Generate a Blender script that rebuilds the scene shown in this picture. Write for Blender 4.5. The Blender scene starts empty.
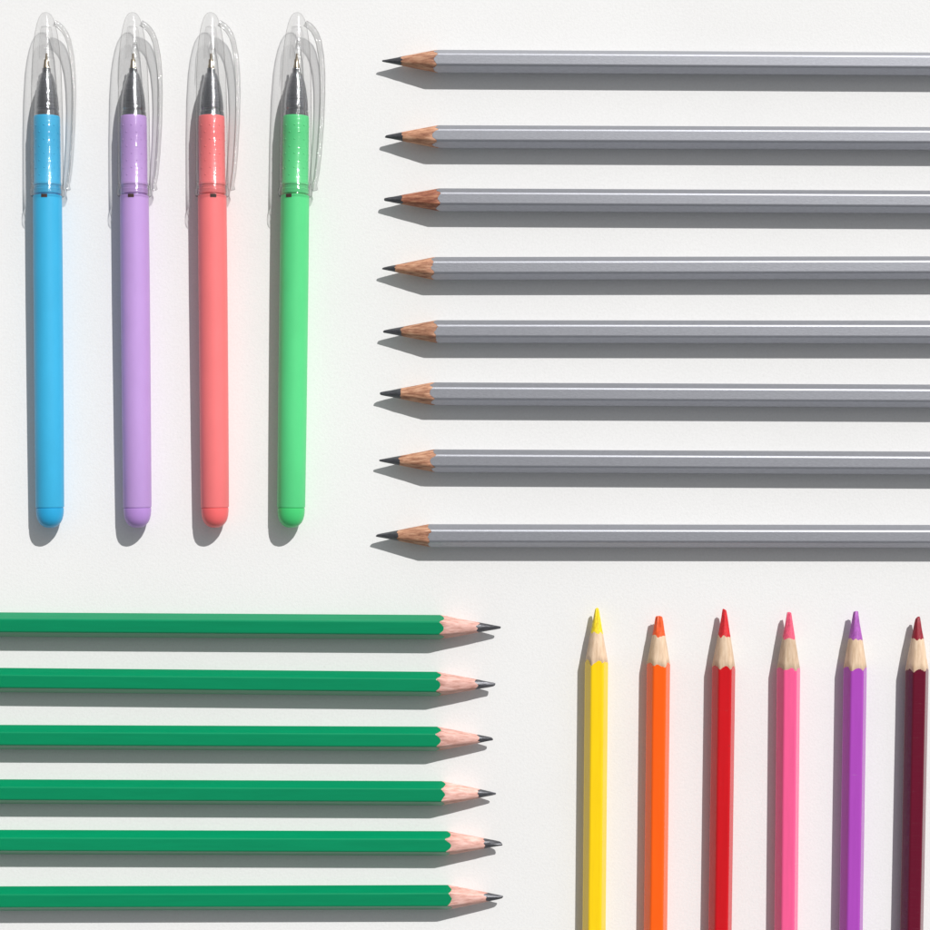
import bpy, bmesh, math, random
from mathutils import Vector, noise
S = 0.0003            # metres per photo pixel
H = 1800.0            # camera height in the same pixels
C = bpy.context.scene.collection
sc = bpy.context.scene
PI = math.pi

# ---------------------------------------------------------------- materials
def new_mat(name):
    m = bpy.data.materials.new(name); m.use_nodes = True
    return m, m.node_tree, m.node_tree.nodes['Principled BSDF']

def noise_node(nt, scale_vec, detail=4, rough=.55, seedvec=None):
    tc = nt.nodes.new('ShaderNodeTexCoord'); mp = nt.nodes.new('ShaderNodeMapping')
    oi = nt.nodes.new('ShaderNodeObjectInfo')
    add = nt.nodes.new('ShaderNodeVectorMath'); add.operation = 'ADD'
    mul = nt.nodes.new('ShaderNodeVectorMath'); mul.operation = 'MULTIPLY'
    mul.inputs[1].default_value = (37, 91, 53)
    nt.links.new(oi.outputs['Random'], mul.inputs[0])
    mp.inputs['Scale'].default_value = scale_vec
    nt.links.new(tc.outputs['Object'], mp.inputs['Vector'])
    nt.links.new(mp.outputs['Vector'], add.inputs[0]); nt.links.new(mul.outputs[0], add.inputs[1])
    n = nt.nodes.new('ShaderNodeTexNoise'); n.inputs['Scale'].default_value = 1
    n.inputs['Detail'].default_value = detail; n.inputs['Roughness'].default_value = rough
    nt.links.new(add.outputs[0], n.inputs['Vector'])
    return n

def ramp(nt, src, stops):
    r = nt.nodes.new('ShaderNodeValToRGB'); e = r.color_ramp.elements
    e[0].position, e[0].color = stops[0][0], (*stops[0][1], 1)
    e[1].position, e[1].color = stops[-1][0], (*stops[-1][1], 1)
    for p, c in stops[1:-1]:
        k = e.new(p); k.color = (*c, 1)
    nt.links.new(src, r.inputs['Fac'])
    return r

def bump(nt, b, src, dist, strength=1.0, sock='Normal'):
    bp = nt.nodes.new('ShaderNodeBump'); bp.inputs['Distance'].default_value = dist
    bp.inputs['Strength'].default_value = strength
    nt.links.new(src, bp.inputs['Height']); nt.links.new(bp.outputs[0], b.inputs[sock])

def k(c, f): return tuple(min(1, x*f) for x in c)

def vary(nt, src, dst, lo, hi):
    """every object gets its own slightly lighter or darker tone"""
    oi = nt.nodes.new('ShaderNodeObjectInfo'); mr = nt.nodes.new('ShaderNodeMapRange')
    mr.inputs['To Min'].default_value = lo; mr.inputs['To Max'].default_value = hi
    nt.links.new(oi.outputs['Random'], mr.inputs['Value'])
    h = nt.nodes.new('ShaderNodeHueSaturation'); nt.links.new(mr.outputs[0], h.inputs['Value'])
    nt.links.new(src, h.inputs['Color']); nt.links.new(h.outputs[0], dst)

def paint(name, col, rough=.3, metal=0.0, coat=0.0, var=.08, flake=False, bd=0.000012, spec=.5, ripple=.00003):
    m, nt, b = new_mat(name)
    n = noise_node(nt, (60, 700, 700) if not flake else (900, 2600, 2600), 6, .7)
    r = ramp(nt, n.outputs['Fac'], [(.3, k(col, 1-var)), (.7, k(col, 1+var))])
    vary(nt, r.outputs[0], b.inputs['Base Color'], .95, 1.04)
    b.inputs['Roughness'].default_value = rough; b.inputs['Metallic'].default_value = metal
    b.inputs['Specular IOR Level'].default_value = spec
    b.inputs['Coat Weight'].default_value = coat; b.inputs['Coat Roughness'].default_value = .15
    b.inputs['Coat IOR'].default_value = 1.5
    n2 = noise_node(nt, (150, 900, 900) if not flake else (3000, 4500, 4500), 4, .6)
    bump(nt, b, n2.outputs['Fac'], bd)
    if coat:   # lacquer is drawn on along the pencil and keeps fine ripples across it
        n3 = noise_node(nt, (3000, 90, 90), 3, .6)
        bump(nt, b, n3.outputs['Fac'], ripple, 1, 'Coat Normal')
    return m

def plastic(name, col, rough=.42):
    m, nt, b = new_mat(name)
    n = noise_node(nt, (90, 200, 200), 4)
    r = ramp(nt, n.outputs['Fac'], [(.3, k(col, .96)), (.7, k(col, 1.03))])
    nt.links.new(r.outputs[0], b.inputs['Base Color'])
    b.inputs['Roughness'].default_value = rough
    b.inputs['Specular IOR Level'].default_value = .4
    n2 = noise_node(nt, (2500, 2500, 2500), 3)
    bump(nt, b, n2.outputs['Fac'], .00001)
    return m

def wood(name, dark, mid, light, rough=.65):
    m, nt, b = new_mat(name)
    n = noise_node(nt, (110, 1500, 1500), 6, .65)
    r = ramp(nt, n.outputs['Fac'], [(.33, dark), (.5, mid), (.66, light)])
    vary(nt, r.outputs[0], b.inputs['Base Color'], .84, 1.08)
    b.inputs['Roughness'].default_value = rough
    bump(nt, b, n.outputs['Fac'], .00006)
    return m

def lead_mat(name, col, rough=.45, metal=0.0):
    m, nt, b = new_mat(name)
    n = noise_node(nt, (900, 2500, 2500), 5, .7)
    r = ramp(nt, n.outputs['Fac'], [(.3, k(col, .65)), (.7, k(col, 1.3))])
    nt.links.new(r.outputs[0], b.inputs['Base Color'])
    b.inputs['Roughness'].default_value = rough; b.inputs['Metallic'].default_value = metal
    bump(nt, b, n.outputs['Fac'], .00008)
    return m

M = {}
M['grey'] = paint('silver_grey_paint', (.375, .385, .42), .5, .82, 0, .09, True, .00004)
M['green'] = paint('green_lacquer', (.001, .235, .098), .28, 0, .2, .06, spec=.25, ripple=.00003)
M['wood_brown'] = wood('brown_cedar', (.20, .075, .04), (.45, .215, .125), (.62, .36, .23))
M['wood_red'] = wood('reddish_cedar', (.13, .035, .018), (.32, .11, .06), (.50, .23, .13))
M['wood_pink'] = wood('pink_cedar', (.50, .24, .19), (.72, .41, .35), (.82, .54, .48))
M['wood_pale'] = wood('pale_linden', (.56, .39, .25), (.66, .48, .33), (.74, .57, .41))
M['graphite'] = lead_mat('graphite', (.085, .087, .097), .36, .5)
COL = {'yellow': ((.90, .60, .002), (.93, .62, .01)), 'orange': ((.90, .11, .002), (.85, .09, .01)),
       'red': ((.58, .003, .008), (.60, .012, .018)), 'pink': ((.84, .10, .27), (.76, .09, .17)),
       'purple': ((.38, .06, .45), (.37, .085, .42)), 'maroon': ((.12, .0005, .017), (.26, .003, .018))}
for c, (a, b_) in COL.items():
    M[c] = paint(c + '_lacquer', a, .3, 0, 1.0, .05, spec=.12, ripple=.00012)
    M[c + '_lead'] = lead_mat(c + '_coloured_lead', b_, .5)
PEN = {'blue': (.04, .41, .69), 'lavender': (.48, .30, .65), 'coral': (.85, .185, .19), 'mint': (.09, .61, .22)}
for c, a in PEN.items():
    M['pen_' + c] = plastic(c + '_plastic', a)
    M['plug_' + c] = plastic(c + '_plug_plastic', tuple(v**1.18 for v in a), .35)
def simple(name, col, rough, metal=0):
    m, nt, b = new_mat(name)
    n = noise_node(nt, (400, 400, 400), 3)
    r = ramp(nt, n.outputs['Fac'], [(.3, k(col, .93)), (.7, k(col, 1.05))])
    nt.links.new(r.outputs[0], b.inputs['Base Color'])
    b.inputs['Roughness'].default_value = rough; b.inputs['Metallic'].default_value = metal
    return m, nt, b
mm, nt, b = simple('polished_steel', (.34, .345, .36), .07, 1)
n = noise_node(nt, (4500, 120, 120), 2, .5); bump(nt, b, n.outputs['Fac'], .00012)     # turning marks left by the lathe
M['chrome'] = mm
M['brass'] = simple('dull_brass', (.36, .31, .24), .3, 1)[0]
M['hole'] = simple('dark_hole', (.06, .03, .025), .7)[0]

def clear(name, face, edge, rim, dif, g0):
    m = bpy.data.materials.new(name); m.use_nodes = True; nt = m.node_tree
    for n in list(nt.nodes): nt.nodes.remove(n)
    out = nt.nodes.new('ShaderNodeOutputMaterial')
    lw = nt.nodes.new('ShaderNodeLayerWeight'); lw.inputs['Blend'].default_value = .5
    r = ramp(nt, lw.outputs['Facing'], [(0, (face,)*3), (.66, (face-.03,)*3), (.84, (edge,)*3), (1, (rim,)*3)])
    tr = nt.nodes.new('ShaderNodeBsdfTransparent'); nt.links.new(r.outputs[0], tr.inputs['Color'])
    gl = nt.nodes.new('ShaderNodeBsdfGlossy'); gl.inputs['Roughness'].default_value = .08
    df = nt.nodes.new('ShaderNodeBsdfDiffuse'); df.inputs['Color'].default_value = (.85, .85, .85, 1)
    m0 = nt.nodes.new('ShaderNodeMixShader'); m0.inputs[0].default_value = dif
    nt.links.new(gl.outputs[0], m0.inputs[1]); nt.links.new(df.outputs[0], m0.inputs[2])
    fr = ramp(nt, lw.outputs['Facing'], [(0, (g0,)*3), (.5, (g0+.03,)*3), (.8, (.22,)*3), (1, (.65,)*3)])
    mx = nt.nodes.new('ShaderNodeMixShader')
    nt.links.new(fr.outputs[0], mx.inputs[0]); nt.links.new(tr.outputs[0], mx.inputs[1]); nt.links.new(m0.outputs[0], mx.inputs[2])
    nt.links.new(mx.outputs[0], out.inputs['Surface'])
    n = noise_node(nt, (2200, 150, 150), 2)          # faint ripples of moulded plastic
    bp = nt.nodes.new('ShaderNodeBump'); bp.inputs['Distance'].default_value = .0002
    nt.links.new(n.outputs['Fac'], bp.inputs['Height']); nt.links.new(bp.outputs[0], gl.inputs['Normal'])
    return m
M['clear'] = clear('clear_plastic', .965, .62, .2, .03, .055)
M['clear_clip'] = clear('clear_clip_plastic', .90, .62, .3, .25, .14)
M['clear_inner'] = clear('clear_sleeve_plastic', .985, .84, .6, .03, .03)

# ---------------------------------------------------------------- helpers
def P(px, py, h=0.0):
    f = (H - h)/H*S
    return Vector(((px-465)*f, (465-py)*f, 0))

def mesh_obj(name, verts, faces, mats, parent, smooth=True, midx=None, angle=35):
    me = bpy.data.meshes.new(name)
    me.from_pydata([(v[0]*S, v[1]*S, v[2]*S) for v in verts], [], faces)
    for m in mats: me.materials.append(m)
    bm = bmesh.new(); bm.from_mesh(me); bmesh.ops.recalc_face_normals(bm, faces=bm.faces); bm.to_mesh(me); bm.free()
    for i, p in enumerate(me.polygons):
        p.use_smooth = smooth
        if midx: p.material_index = midx[i]
    if smooth: me.set_sharp_from_angle(angle=math.radians(angle))
    o = bpy.data.objects.new(name, me); C.objects.link(o); o.parent = parent
    return o

def rings_mesh(rings, cap0=True, cap1=True):
    n = len(rings[0]); v = [p for r in rings for p in r]; f = []
    for i in range(len(rings)-1):
        for j in range(n):
            a = i*n+j; b = i*n+(j+1) % n
            f.append((a, b, b+n, a+n))
    if cap0: f.append(tuple(range(n))[::-1])
    if cap1: f.append(tuple((len(rings)-1)*n+j for j in range(n)))
    return v, f

def root(name, label, cat, group, loc, rz):
    o = bpy.data.objects.new(name, None); C.objects.link(o)
    o.location = loc; o.rotation_euler = (0, 0, rz); o.empty_display_size = .01
    o['label'] = label; o['category'] = cat; o['group'] = group
    return o

def section(a, r):
    """rounded hexagon resting on a flat: list of (y, z) about the axis"""
    pts = []; d = (a-r)/math.cos(PI/6)
    for c in range(6):
        t = c*PI/3; cy, cz = d*math.cos(t), d*math.sin(t)
        for j in range(11):
            u = t - PI/6 + PI/3*j/10
            pts.append((cy + r*math.cos(u), cz + r*math.sin(u)))
        t2 = t + PI/3; u = t + PI/6
        p0 = (cy + r*math.cos(u), cz + r*math.sin(u))
        p1 = (d*math.cos(t2) + r*math.cos(u), d*math.sin(t2) + r*math.sin(u))
        for j in range(1, 8):
            w = j/8; pts.append((p0[0]*(1-w)+p1[0]*w, p0[1]*(1-w)+p1[1]*w))
    return pts

def pencil(name, label, group, tip, far, D, LX, a, rt, mbar, mwood, mlead, seed, L=583, fil=2.4, ragged=1.0, facet=.05, scal=.55):
    rnd = random.Random(seed)
    A = P(*tip, a); B = P(*far, a); d = (B-A).normalized()
    rz = math.atan2(d.y, d.x)
    X0 = -L/2
    o = root(name, label, 'pencil', group, A + d*(L/2*S), rz)
    pts = section(a, fil); n = len(pts)
    R = [math.hypot(*p) for p in pts]; U = [(p[0]/q, p[1]/q) for p, q in zip(pts, R)]
    TH = [math.atan2(u[1], u[0]) for u in U]
    tan = (a-rt)/D
    def nz(i, f, off): return noise.noise(Vector((U[i][0]*f+off, U[i][1]*f, seed*3.7+off)))
    lx = [LX + 3.2*nz(i, 1.8, 5) for i in range(n)]
    xm0 = sum((R[i]-rt)/tan for i in range(n))/n
    xp = [xm0 + ((R[i]-rt)/tan - xm0)*scal + 2.2*ragged*nz(i, 1.3, 11) for i in range(n)]
    ph = rnd.random()*6
    nf = rnd.choice([5, 6, 7])
    def fac(i, s): return 1 - s*abs(math.sin(nf*.5*(TH[i]+ph)))      # knife facets on the core
    slant_y, slant_z = rnd.uniform(-1, 1)*rt*.6, rnd.uniform(-1, 1)*rt*.6
    V = lambda i, x, r: (X0+x, U[i][0]*r, U[i][1]*r + a)
    cr = lambda x: rt + x*tan
    sl = lambda i: slant_y*U[i][0] + slant_z*U[i][1]
    rg = [[V(i, .2+.4*sl(i), rt*.4) for i in range(n)], [V(i, .5+.8*sl(i), rt*.85*fac(i, facet*3)) for i in range(n)],
          [V(i, 1.3+sl(i), (rt+.9*tan)*fac(i, facet*3)) for i in range(n)]]
    for t in (.3, .5, .7, .85, 1):
        rg.append([V(i, lx[i]*t, cr(lx[i]*t)*(fac(i, facet*2.4*(1-t)) + .08*nz(i, 1.5, t*4)*(1-t))) for i in range(n)])
    v, f = rings_mesh(rg); mesh_obj('lead', v, f, [mlead], o, angle=28)
    # wood
    rg = []
    for t in (0, .2, .4, .6, .8, 1):
        rg.append([V(i, lx[i]+(xp[i]-lx[i])*t, cr(lx[i])*(1-t)+(R[i]-.02)*t + .3*nz(i, 3.5, 20+t*3)*math.sin(PI*t)) for i in range(n)])
    rg.append([V(i, xp[i]+.3, R[i]-.22) for i in range(n)])
    rg.append([V(i, xp[i]+6, R[i]-.25) for i in range(n)])
    v, f = rings_mesh(rg); mesh_obj('sharpened_wood', v, f, [mwood], o, angle=60)
    # painted barrel
    xb = [xp[i] + .2 + ragged*max(0, 1.5*nz(i, 3.0, 2) + 1.0*nz(i, 9, 8) + .3) for i in range(n)]
    xm = max(xb)+3
    rg = [[V(i, xb[i], R[i]-.3) for i in range(n)], [V(i, xb[i], R[i]-.05) for i in range(n)], [V(i, xb[i]+.25, R[i]) for i in range(n)],
          [V(i, xm, R[i]) for i in range(n)], [V(i, L-.6, R[i]) for i in range(n)], [V(i, L, R[i]-.6) for i in range(n)]]
    v, f = rings_mesh(rg, cap0=False)
    mi = [0]*(len(f)-1)+[1]
    mesh_obj('barrel', v, f, [mbar, mwood], o, smooth=False, midx=mi)
    return o

# ---------------------------------------------------------------- pens
def lathe(profile, z, seg=56):
    rg = []
    for x, r in profile:
        rg.append([(x-255, r*math.cos(2*PI*j/seg), z(x)+r*math.sin(2*PI*j/seg)) for j in range(seg)])
    return rg

def pen(colour, label, top, bot, side, seed, clip_az=-20):
    zf = lambda x: 16.7 + (x-180)*(14.15-16.7)/310
    A = P(*top, 16); B = P(*bot, 14); d = (B-A).normalized()
    rz = math.atan2(d.y, d.x)
    o = root('capped_pen', label, 'pen', 'pastel pens with clear caps', A + d*(255*S), rz)
    m = M['pen_'+colour]
    # barrel
    v, f = rings_mesh(lathe([(170, 12.4), (181, 12.4), (181.3, 13.6), (182, 14.1), (260, 14.3), (400, 14.2), (489, 13.9), (490, 13.6)], zf))
    mesh_obj('barrel', v, f, [m], o)
    # end plug
    v, f = rings_mesh(lathe([(489, 12.6), (490.4, 12.9), (491, 13.55), (494, 13.5), (498, 13.1), (502, 12.1), (505, 10.6), (507.5, 8.4), (509.2, 5.8), (510, 3.5), (510.2, .8)], zf))
    mesh_obj('end_plug', v, f, [M['plug_'+colour]], o)
    # grip with small, low raised dots
    v, f = rings_mesh(lathe([(102, 11.4), (103, 12.5), (104, 12.8), (120, 12.9), (168, 13.0), (169, 13.5), (171, 13.5), (171.6, 13.0), (174.5, 13.0), (175, 13.5), (179.5, 13.5), (180, 12.9)], zf))
    for q in range(8):
        for w in range(8):
            x = 113 + q*7; ph = 2*PI*(w+.5*(q % 2))/8
            b0 = len(v)
            for (rr, hh) in ((.95, 12.8), (.7, 13.15), (.3, 13.25)):
                for j in range(8):
                    u = 2*PI*j/8
                    xx = x-255+rr*math.cos(u); pa = ph + rr*math.sin(u)/13
                    v.append((xx, hh*math.cos(pa), zf(x)+hh*math.sin(pa)))
            for s in range(2):
                for j in range(8):
                    a_ = b0+s*8+j; b_ = b0+s*8+(j+1) % 8
                    f.append((a_, b_, b_+8, a_+8))
            f.append(tuple(b0+16+j for j in range(8)))
    mesh_obj('grip', v, f, [m], o)
    # metal cone and writing point
    v, f = rings_mesh(lathe([(55, 3.2), (55.6, 4.2), (60, 4.4), (60.6, 5.6), (63, 6.5), (66, 7.5), (70, 8.6), (76, 9.8), (83, 10.9), (90, 11.6), (96, 12.0), (96.8, 11.5), (98, 11.5), (98.8, 12.1), (103, 12.5)], zf))
    cone = mesh_obj('metal_cone', v, f, [M['chrome']], o, angle=22)
    v, f = rings_mesh(lathe([(40.5, .5), (41, 1.0), (46, 1.3), (46.6, 2.3), (52, 2.7), (52.6, 3.1), (56, 3.3)], zf))
    mesh_obj('writing_point', v, f, [M['brass']], cone)
    # small dark notch just under the cap rim, following the barrel
    v = []; f = []
    for ix, x in enumerate((181.2, 184.6)):
        for j in range(9):
            pa = PI/2 + .03*side + (j-4)/4*.21
            v.append((x-255, 14.35*math.cos(pa), zf(x)+14.35*math.sin(pa)))
            v.append((x-255, 13.2*math.cos(pa), zf(x)+13.2*math.sin(pa)))
    for j in range(8):
        a_ = 2*j; f.append((a_, a_+2, a_+20, a_+18)); f.append((a_+1, a_+19, a_+21, a_+3))
        f.append((a_, a_+1, a_+3, a_+2)); f.append((a_+18, a_+20, a_+21, a_+19))
    f.append((0, 18, 19, 1)); f.append((16, 17, 35, 34))
    mesh_obj('vent_notch', v, f, [M['hole']], o, smooth=False)
    # cap: thin moulded shell with a thicker rolled rim, open at the end
    outer = [(0, .6), (.3, 2.0), (1.0, 3.6), (2.8, 5.4), (6, 7.2), (12, 9.2), (22, 11.3), (34, 12.9), (60, 14.5), (100, 15.5), (150, 15.9), (174, 16.0), (174.8, 16.7), (178, 16.85), (180.8, 16.7), (181.8, 16.1), (182, 15.2), (181.6, 14.5), (180, 14.25), (174, 14.2), (171, 14.3), (169.5, 15.6)]
    v, f = rings_mesh(lathe(outer, zf, 64), True, False)
    cap = mesh_obj('clear_cap', v, f, [M['clear']], o, angle=50)
    sl = [(14, 2), (14.6, 5.0), (22, 6.2), (46, 7.2)]
    v, f = rings_mesh(lathe(sl, zf, 32), True, False)
    mesh_obj('inner_sleeve', v, f, [M['clear_inner']], cap)
    # clip: a bowed strip leaving the cap's shoulder
    az = math.radians(clip_az)
    path = [(10, 8.0), (12.5, 12.6), (16, 16.2), (21, 19.4), (28, 22.0), (42, 24.6), (60, 26.0), (80, 26.3), (110, 25.4), (140, 23.4), (158, 21.6), (165, 20.4), (169, 19.5), (172, 19.6), (175, 20.4)]
    rg = []
    ca, sa = math.cos(az), math.sin(az)
    for i, (x, r) in enumerate(path):
        x0, r0 = path[max(0, i-1)]; x1, r1 = path[min(len(path)-1, i+1)]
        tx, tr = x1-x0, r1-r0; l = math.hypot(tx, tr); nx, nr = -tr/l, tx/l
        w = 5.2 if i > 2 else 4.8; w *= 1-.2*max(0, (x-100)/80); th = 2.1
        ring = []
        for (ww, tt) in ((-w, -th*.5), (-w*.85, -th), (w*.85, -th), (w, -th*.5), (w, th*.5), (w*.8, th), (0, th*1.15), (-w*.8, th), (-w, th*.5)):
            X = x + nx*tt; Rr = r + nr*tt
            y = Rr*ca - ww*sa; z = Rr*sa + ww*ca
            ring.append((X-255, y, zf(x)+z))
        rg.append(ring)
    v, f = rings_mesh(rg)
    mesh_obj('clip', v, f, [M['clear_clip']], cap, angle=60)
    return o

# ---------------------------------------------------------------- table surface
me = bpy.data.meshes.new('tabletop')
q = 1.2
me.from_pydata([(-q, -q, 0), (q, -q, 0), (q, q, 0), (-q, q, 0), (-q, -q, -.02), (q, -q, -.02), (q, q, -.02), (-q, q, -.02)], [],
               [(0, 1, 2, 3), (7, 6, 5, 4), (0, 4, 5, 1), (1, 5, 6, 2), (2, 6, 7, 3), (3, 7, 4, 0)])
m, nt, b = new_mat('white_board')
n1 = noise_node(nt, (9, 9, 9), 5, .6)
r1 = ramp(nt, n1.outputs['Fac'], [(.3, (.782, .785, .782)), (.7, (.822, .825, .822))])
n2 = noise_node(nt, (1400, 1400, 1400), 5, .65)
r2 = ramp(nt, n2.outputs['Fac'], [(.3, (.95, .95, .95)), (.6, (1, 1, 1))])
n3 = noise_node(nt, (420, 420, 420), 2, .5)
r3 = ramp(nt, n3.outputs['Fac'], [(.16, (.80, .79, .77)), (.21, (1, 1, 1))])
mx = nt.nodes.new('ShaderNodeMix'); mx.data_type = 'RGBA'; mx.blend_type = 'MULTIPLY'; mx.inputs['Factor'].default_value = 1
nt.links.new(r1.outputs[0], mx.inputs[6]); nt.links.new(r2.outputs[0], mx.inputs[7])
mx2 = nt.nodes.new('ShaderNodeMix'); mx2.data_type = 'RGBA'; mx2.blend_type = 'MULTIPLY'; mx2.inputs['Factor'].default_value = 1
nt.links.new(mx.outputs[2], mx2.inputs[6]); nt.links.new(r3.outputs[0], mx2.inputs[7])
nt.links.new(mx2.outputs[2], b.inputs['Base Color'])
b.inputs['Roughness'].default_value = .75; b.inputs['Specular IOR Level'].default_value = .2
bump(nt, b, n2.outputs['Fac'], .00007, .6)
me.materials.append(m)
t = bpy.data.objects.new('tabletop', me); C.objects.link(t); t['kind'] = 'structure'

# ---------------------------------------------------------------- place everything
pen('blue', 'sky blue pen with a clear cap, leftmost of the four pens', (46.5, 13), (50, 523), 0, 1, -15)
pen('lavender', 'lavender purple pen with a clear cap, between the blue and coral pens', (133, 13), (137.5, 523), 2, 2, -17)
pen('coral', 'coral pink pen with a clear cap, between the lavender and mint pens', (211, 13), (215, 523), -7, 3, -13)
pen('mint', 'mint green pen with a clear cap, nearest the silver-grey pencils', (297.5, 13), (291, 522), 12, 4, -16)

ORD = ['topmost', 'second from the top', 'third from the top', 'fourth from the top', 'fifth from the top', 'sixth from the top', 'seventh from the top', 'lowest']
grey = [(382, 61, 433, 64, 402), (385, 136.5, 433, 138.5, 403), (384, 199.5, 435, 202, 402), (382, 268.5, 430, 267.8, 395),
        (383, 331.5, 433, 332, 402), (380, 393.5, 428, 396, 400), (379, 460.5, 430, 463, 400), (376, 535.5, 426, 536.3, 398)]
for i, (x, y, xb, yr, xl) in enumerate(grey):
    lab = ('silver-grey pencil with darker reddish sharpened wood, %s of eight' if i == 2 else 'silver-grey pencil with brown sharpened wood, %s of the eight grey pencils') % ORD[i]
    pencil('graphite_pencil', lab, 'silver-grey pencils laid side by side',
           (x, y), (930, yr), xb-x-1, xl-x, 10.3, .9 + .3*(i % 3), M['grey'], M['wood_red'] if i == 2 else M['wood_brown'], M['graphite'], 10+i, fil=3.4, ragged=1.5, facet=.08)
green = [(501, 627.5, 446, 624.5, 478), (495, 684.5, 443, 680, 477), (493, 739, 442, 737, 478), (496, 793.5, 447, 791.5, 479),
         (502, 843.5, 452, 842, 484), (503, 897, 454, 898.5, 486)]
for i, (x, y, xb, yl, xl) in enumerate(green):
    o_ = 'lowest' if i == 5 else ORD[i]
    pencil('graphite_pencil', 'green pencil with pinkish sharpened wood, %s of the six green pencils' % o_, 'green pencils laid side by side',
           (x, y), (0, yl), x-xb-1, x-xl, 10.8, 1.1 + .4*((i*2) % 3), M['green'], M['wood_pink'], M['graphite'], 30+i, fil=2.2, ragged=.8, facet=.08)
cp = [('yellow', 597, 608, 594, 658, 633, 1.8, 'yellow coloured pencil, nearest the green pencils at the left end of its row'),
      ('orange', 659, 616, 655.5, 660, 635, 3.4, 'orange coloured pencil with a blunt tip, between the yellow and red pencils'),
      ('red', 724.5, 609, 720, 662, 636, 2.0, 'bright red coloured pencil, between the orange and pink pencils'),
      ('pink', 789, 612, 786, 664, 638, 2.2, 'pink coloured pencil, between the red and purple pencils'),
      ('purple', 856, 611, 851, 663, 639, 2.6, 'purple coloured pencil, between the pink and maroon pencils'),
      ('maroon', 918, 617, 911.5, 665, 639, 2.4, 'dark maroon coloured pencil, at the right end of its row')]
for i, (c, x, y, xbot, yp, yl, rt, lab) in enumerate(cp):
    pencil('coloured_pencil', lab, 'coloured pencils laid in a row', (x, y), (xbot, 930), yp-y-1, yl-y, 10.4, rt, M[c], M['wood_pale'], M[c+'_lead'], 50+i, fil=2.6, ragged=1.2, facet=.1, scal=.38)

# ---------------------------------------------------------------- light
sd = Vector((-.60, -.99, -1.0)).normalized()
sl = bpy.data.lights.new('sun', 'SUN'); sl.energy = 3.9; sl.angle = math.radians(.55); sl.color = (1, .978, .955)
so = bpy.data.objects.new('sun', sl); C.objects.link(so); so.rotation_euler = sd.to_track_quat('-Z', 'Y').to_euler(); so.location = -sd*2
w = bpy.data.worlds.new('World'); sc.world = w; w.use_nodes = True; nt = w.node_tree
bg = nt.nodes['Background']; sky = nt.nodes.new('ShaderNodeTexSky'); sky.sky_type = 'NISHITA'; sky.sun_disc = False
sky.sun_elevation = math.asin(-sd.z); sky.sun_rotation = math.atan2(.60, .99)
hs = nt.nodes.new('ShaderNodeHueSaturation'); hs.inputs['Saturation'].default_value = .08
nt.links.new(sky.outputs[0], hs.inputs['Color']); nt.links.new(hs.outputs[0], bg.inputs['Color'])
bg.inputs['Strength'].default_value = .088

# ---------------------------------------------------------------- camera
cd = bpy.data.cameras.new('camera'); cd.sensor_width = 36; cd.sensor_fit = 'HORIZONTAL'; cd.lens = 36*H/930
cd.clip_start = .01; cd.clip_end = 100
co = bpy.data.objects.new('camera', cd); C.objects.link(co); co.location = (0, 0, H*S)
sc.camera = co
sc.view_settings.view_transform = 'Standard'; sc.view_settings.look = 'None'; sc.view_settings.exposure = 0
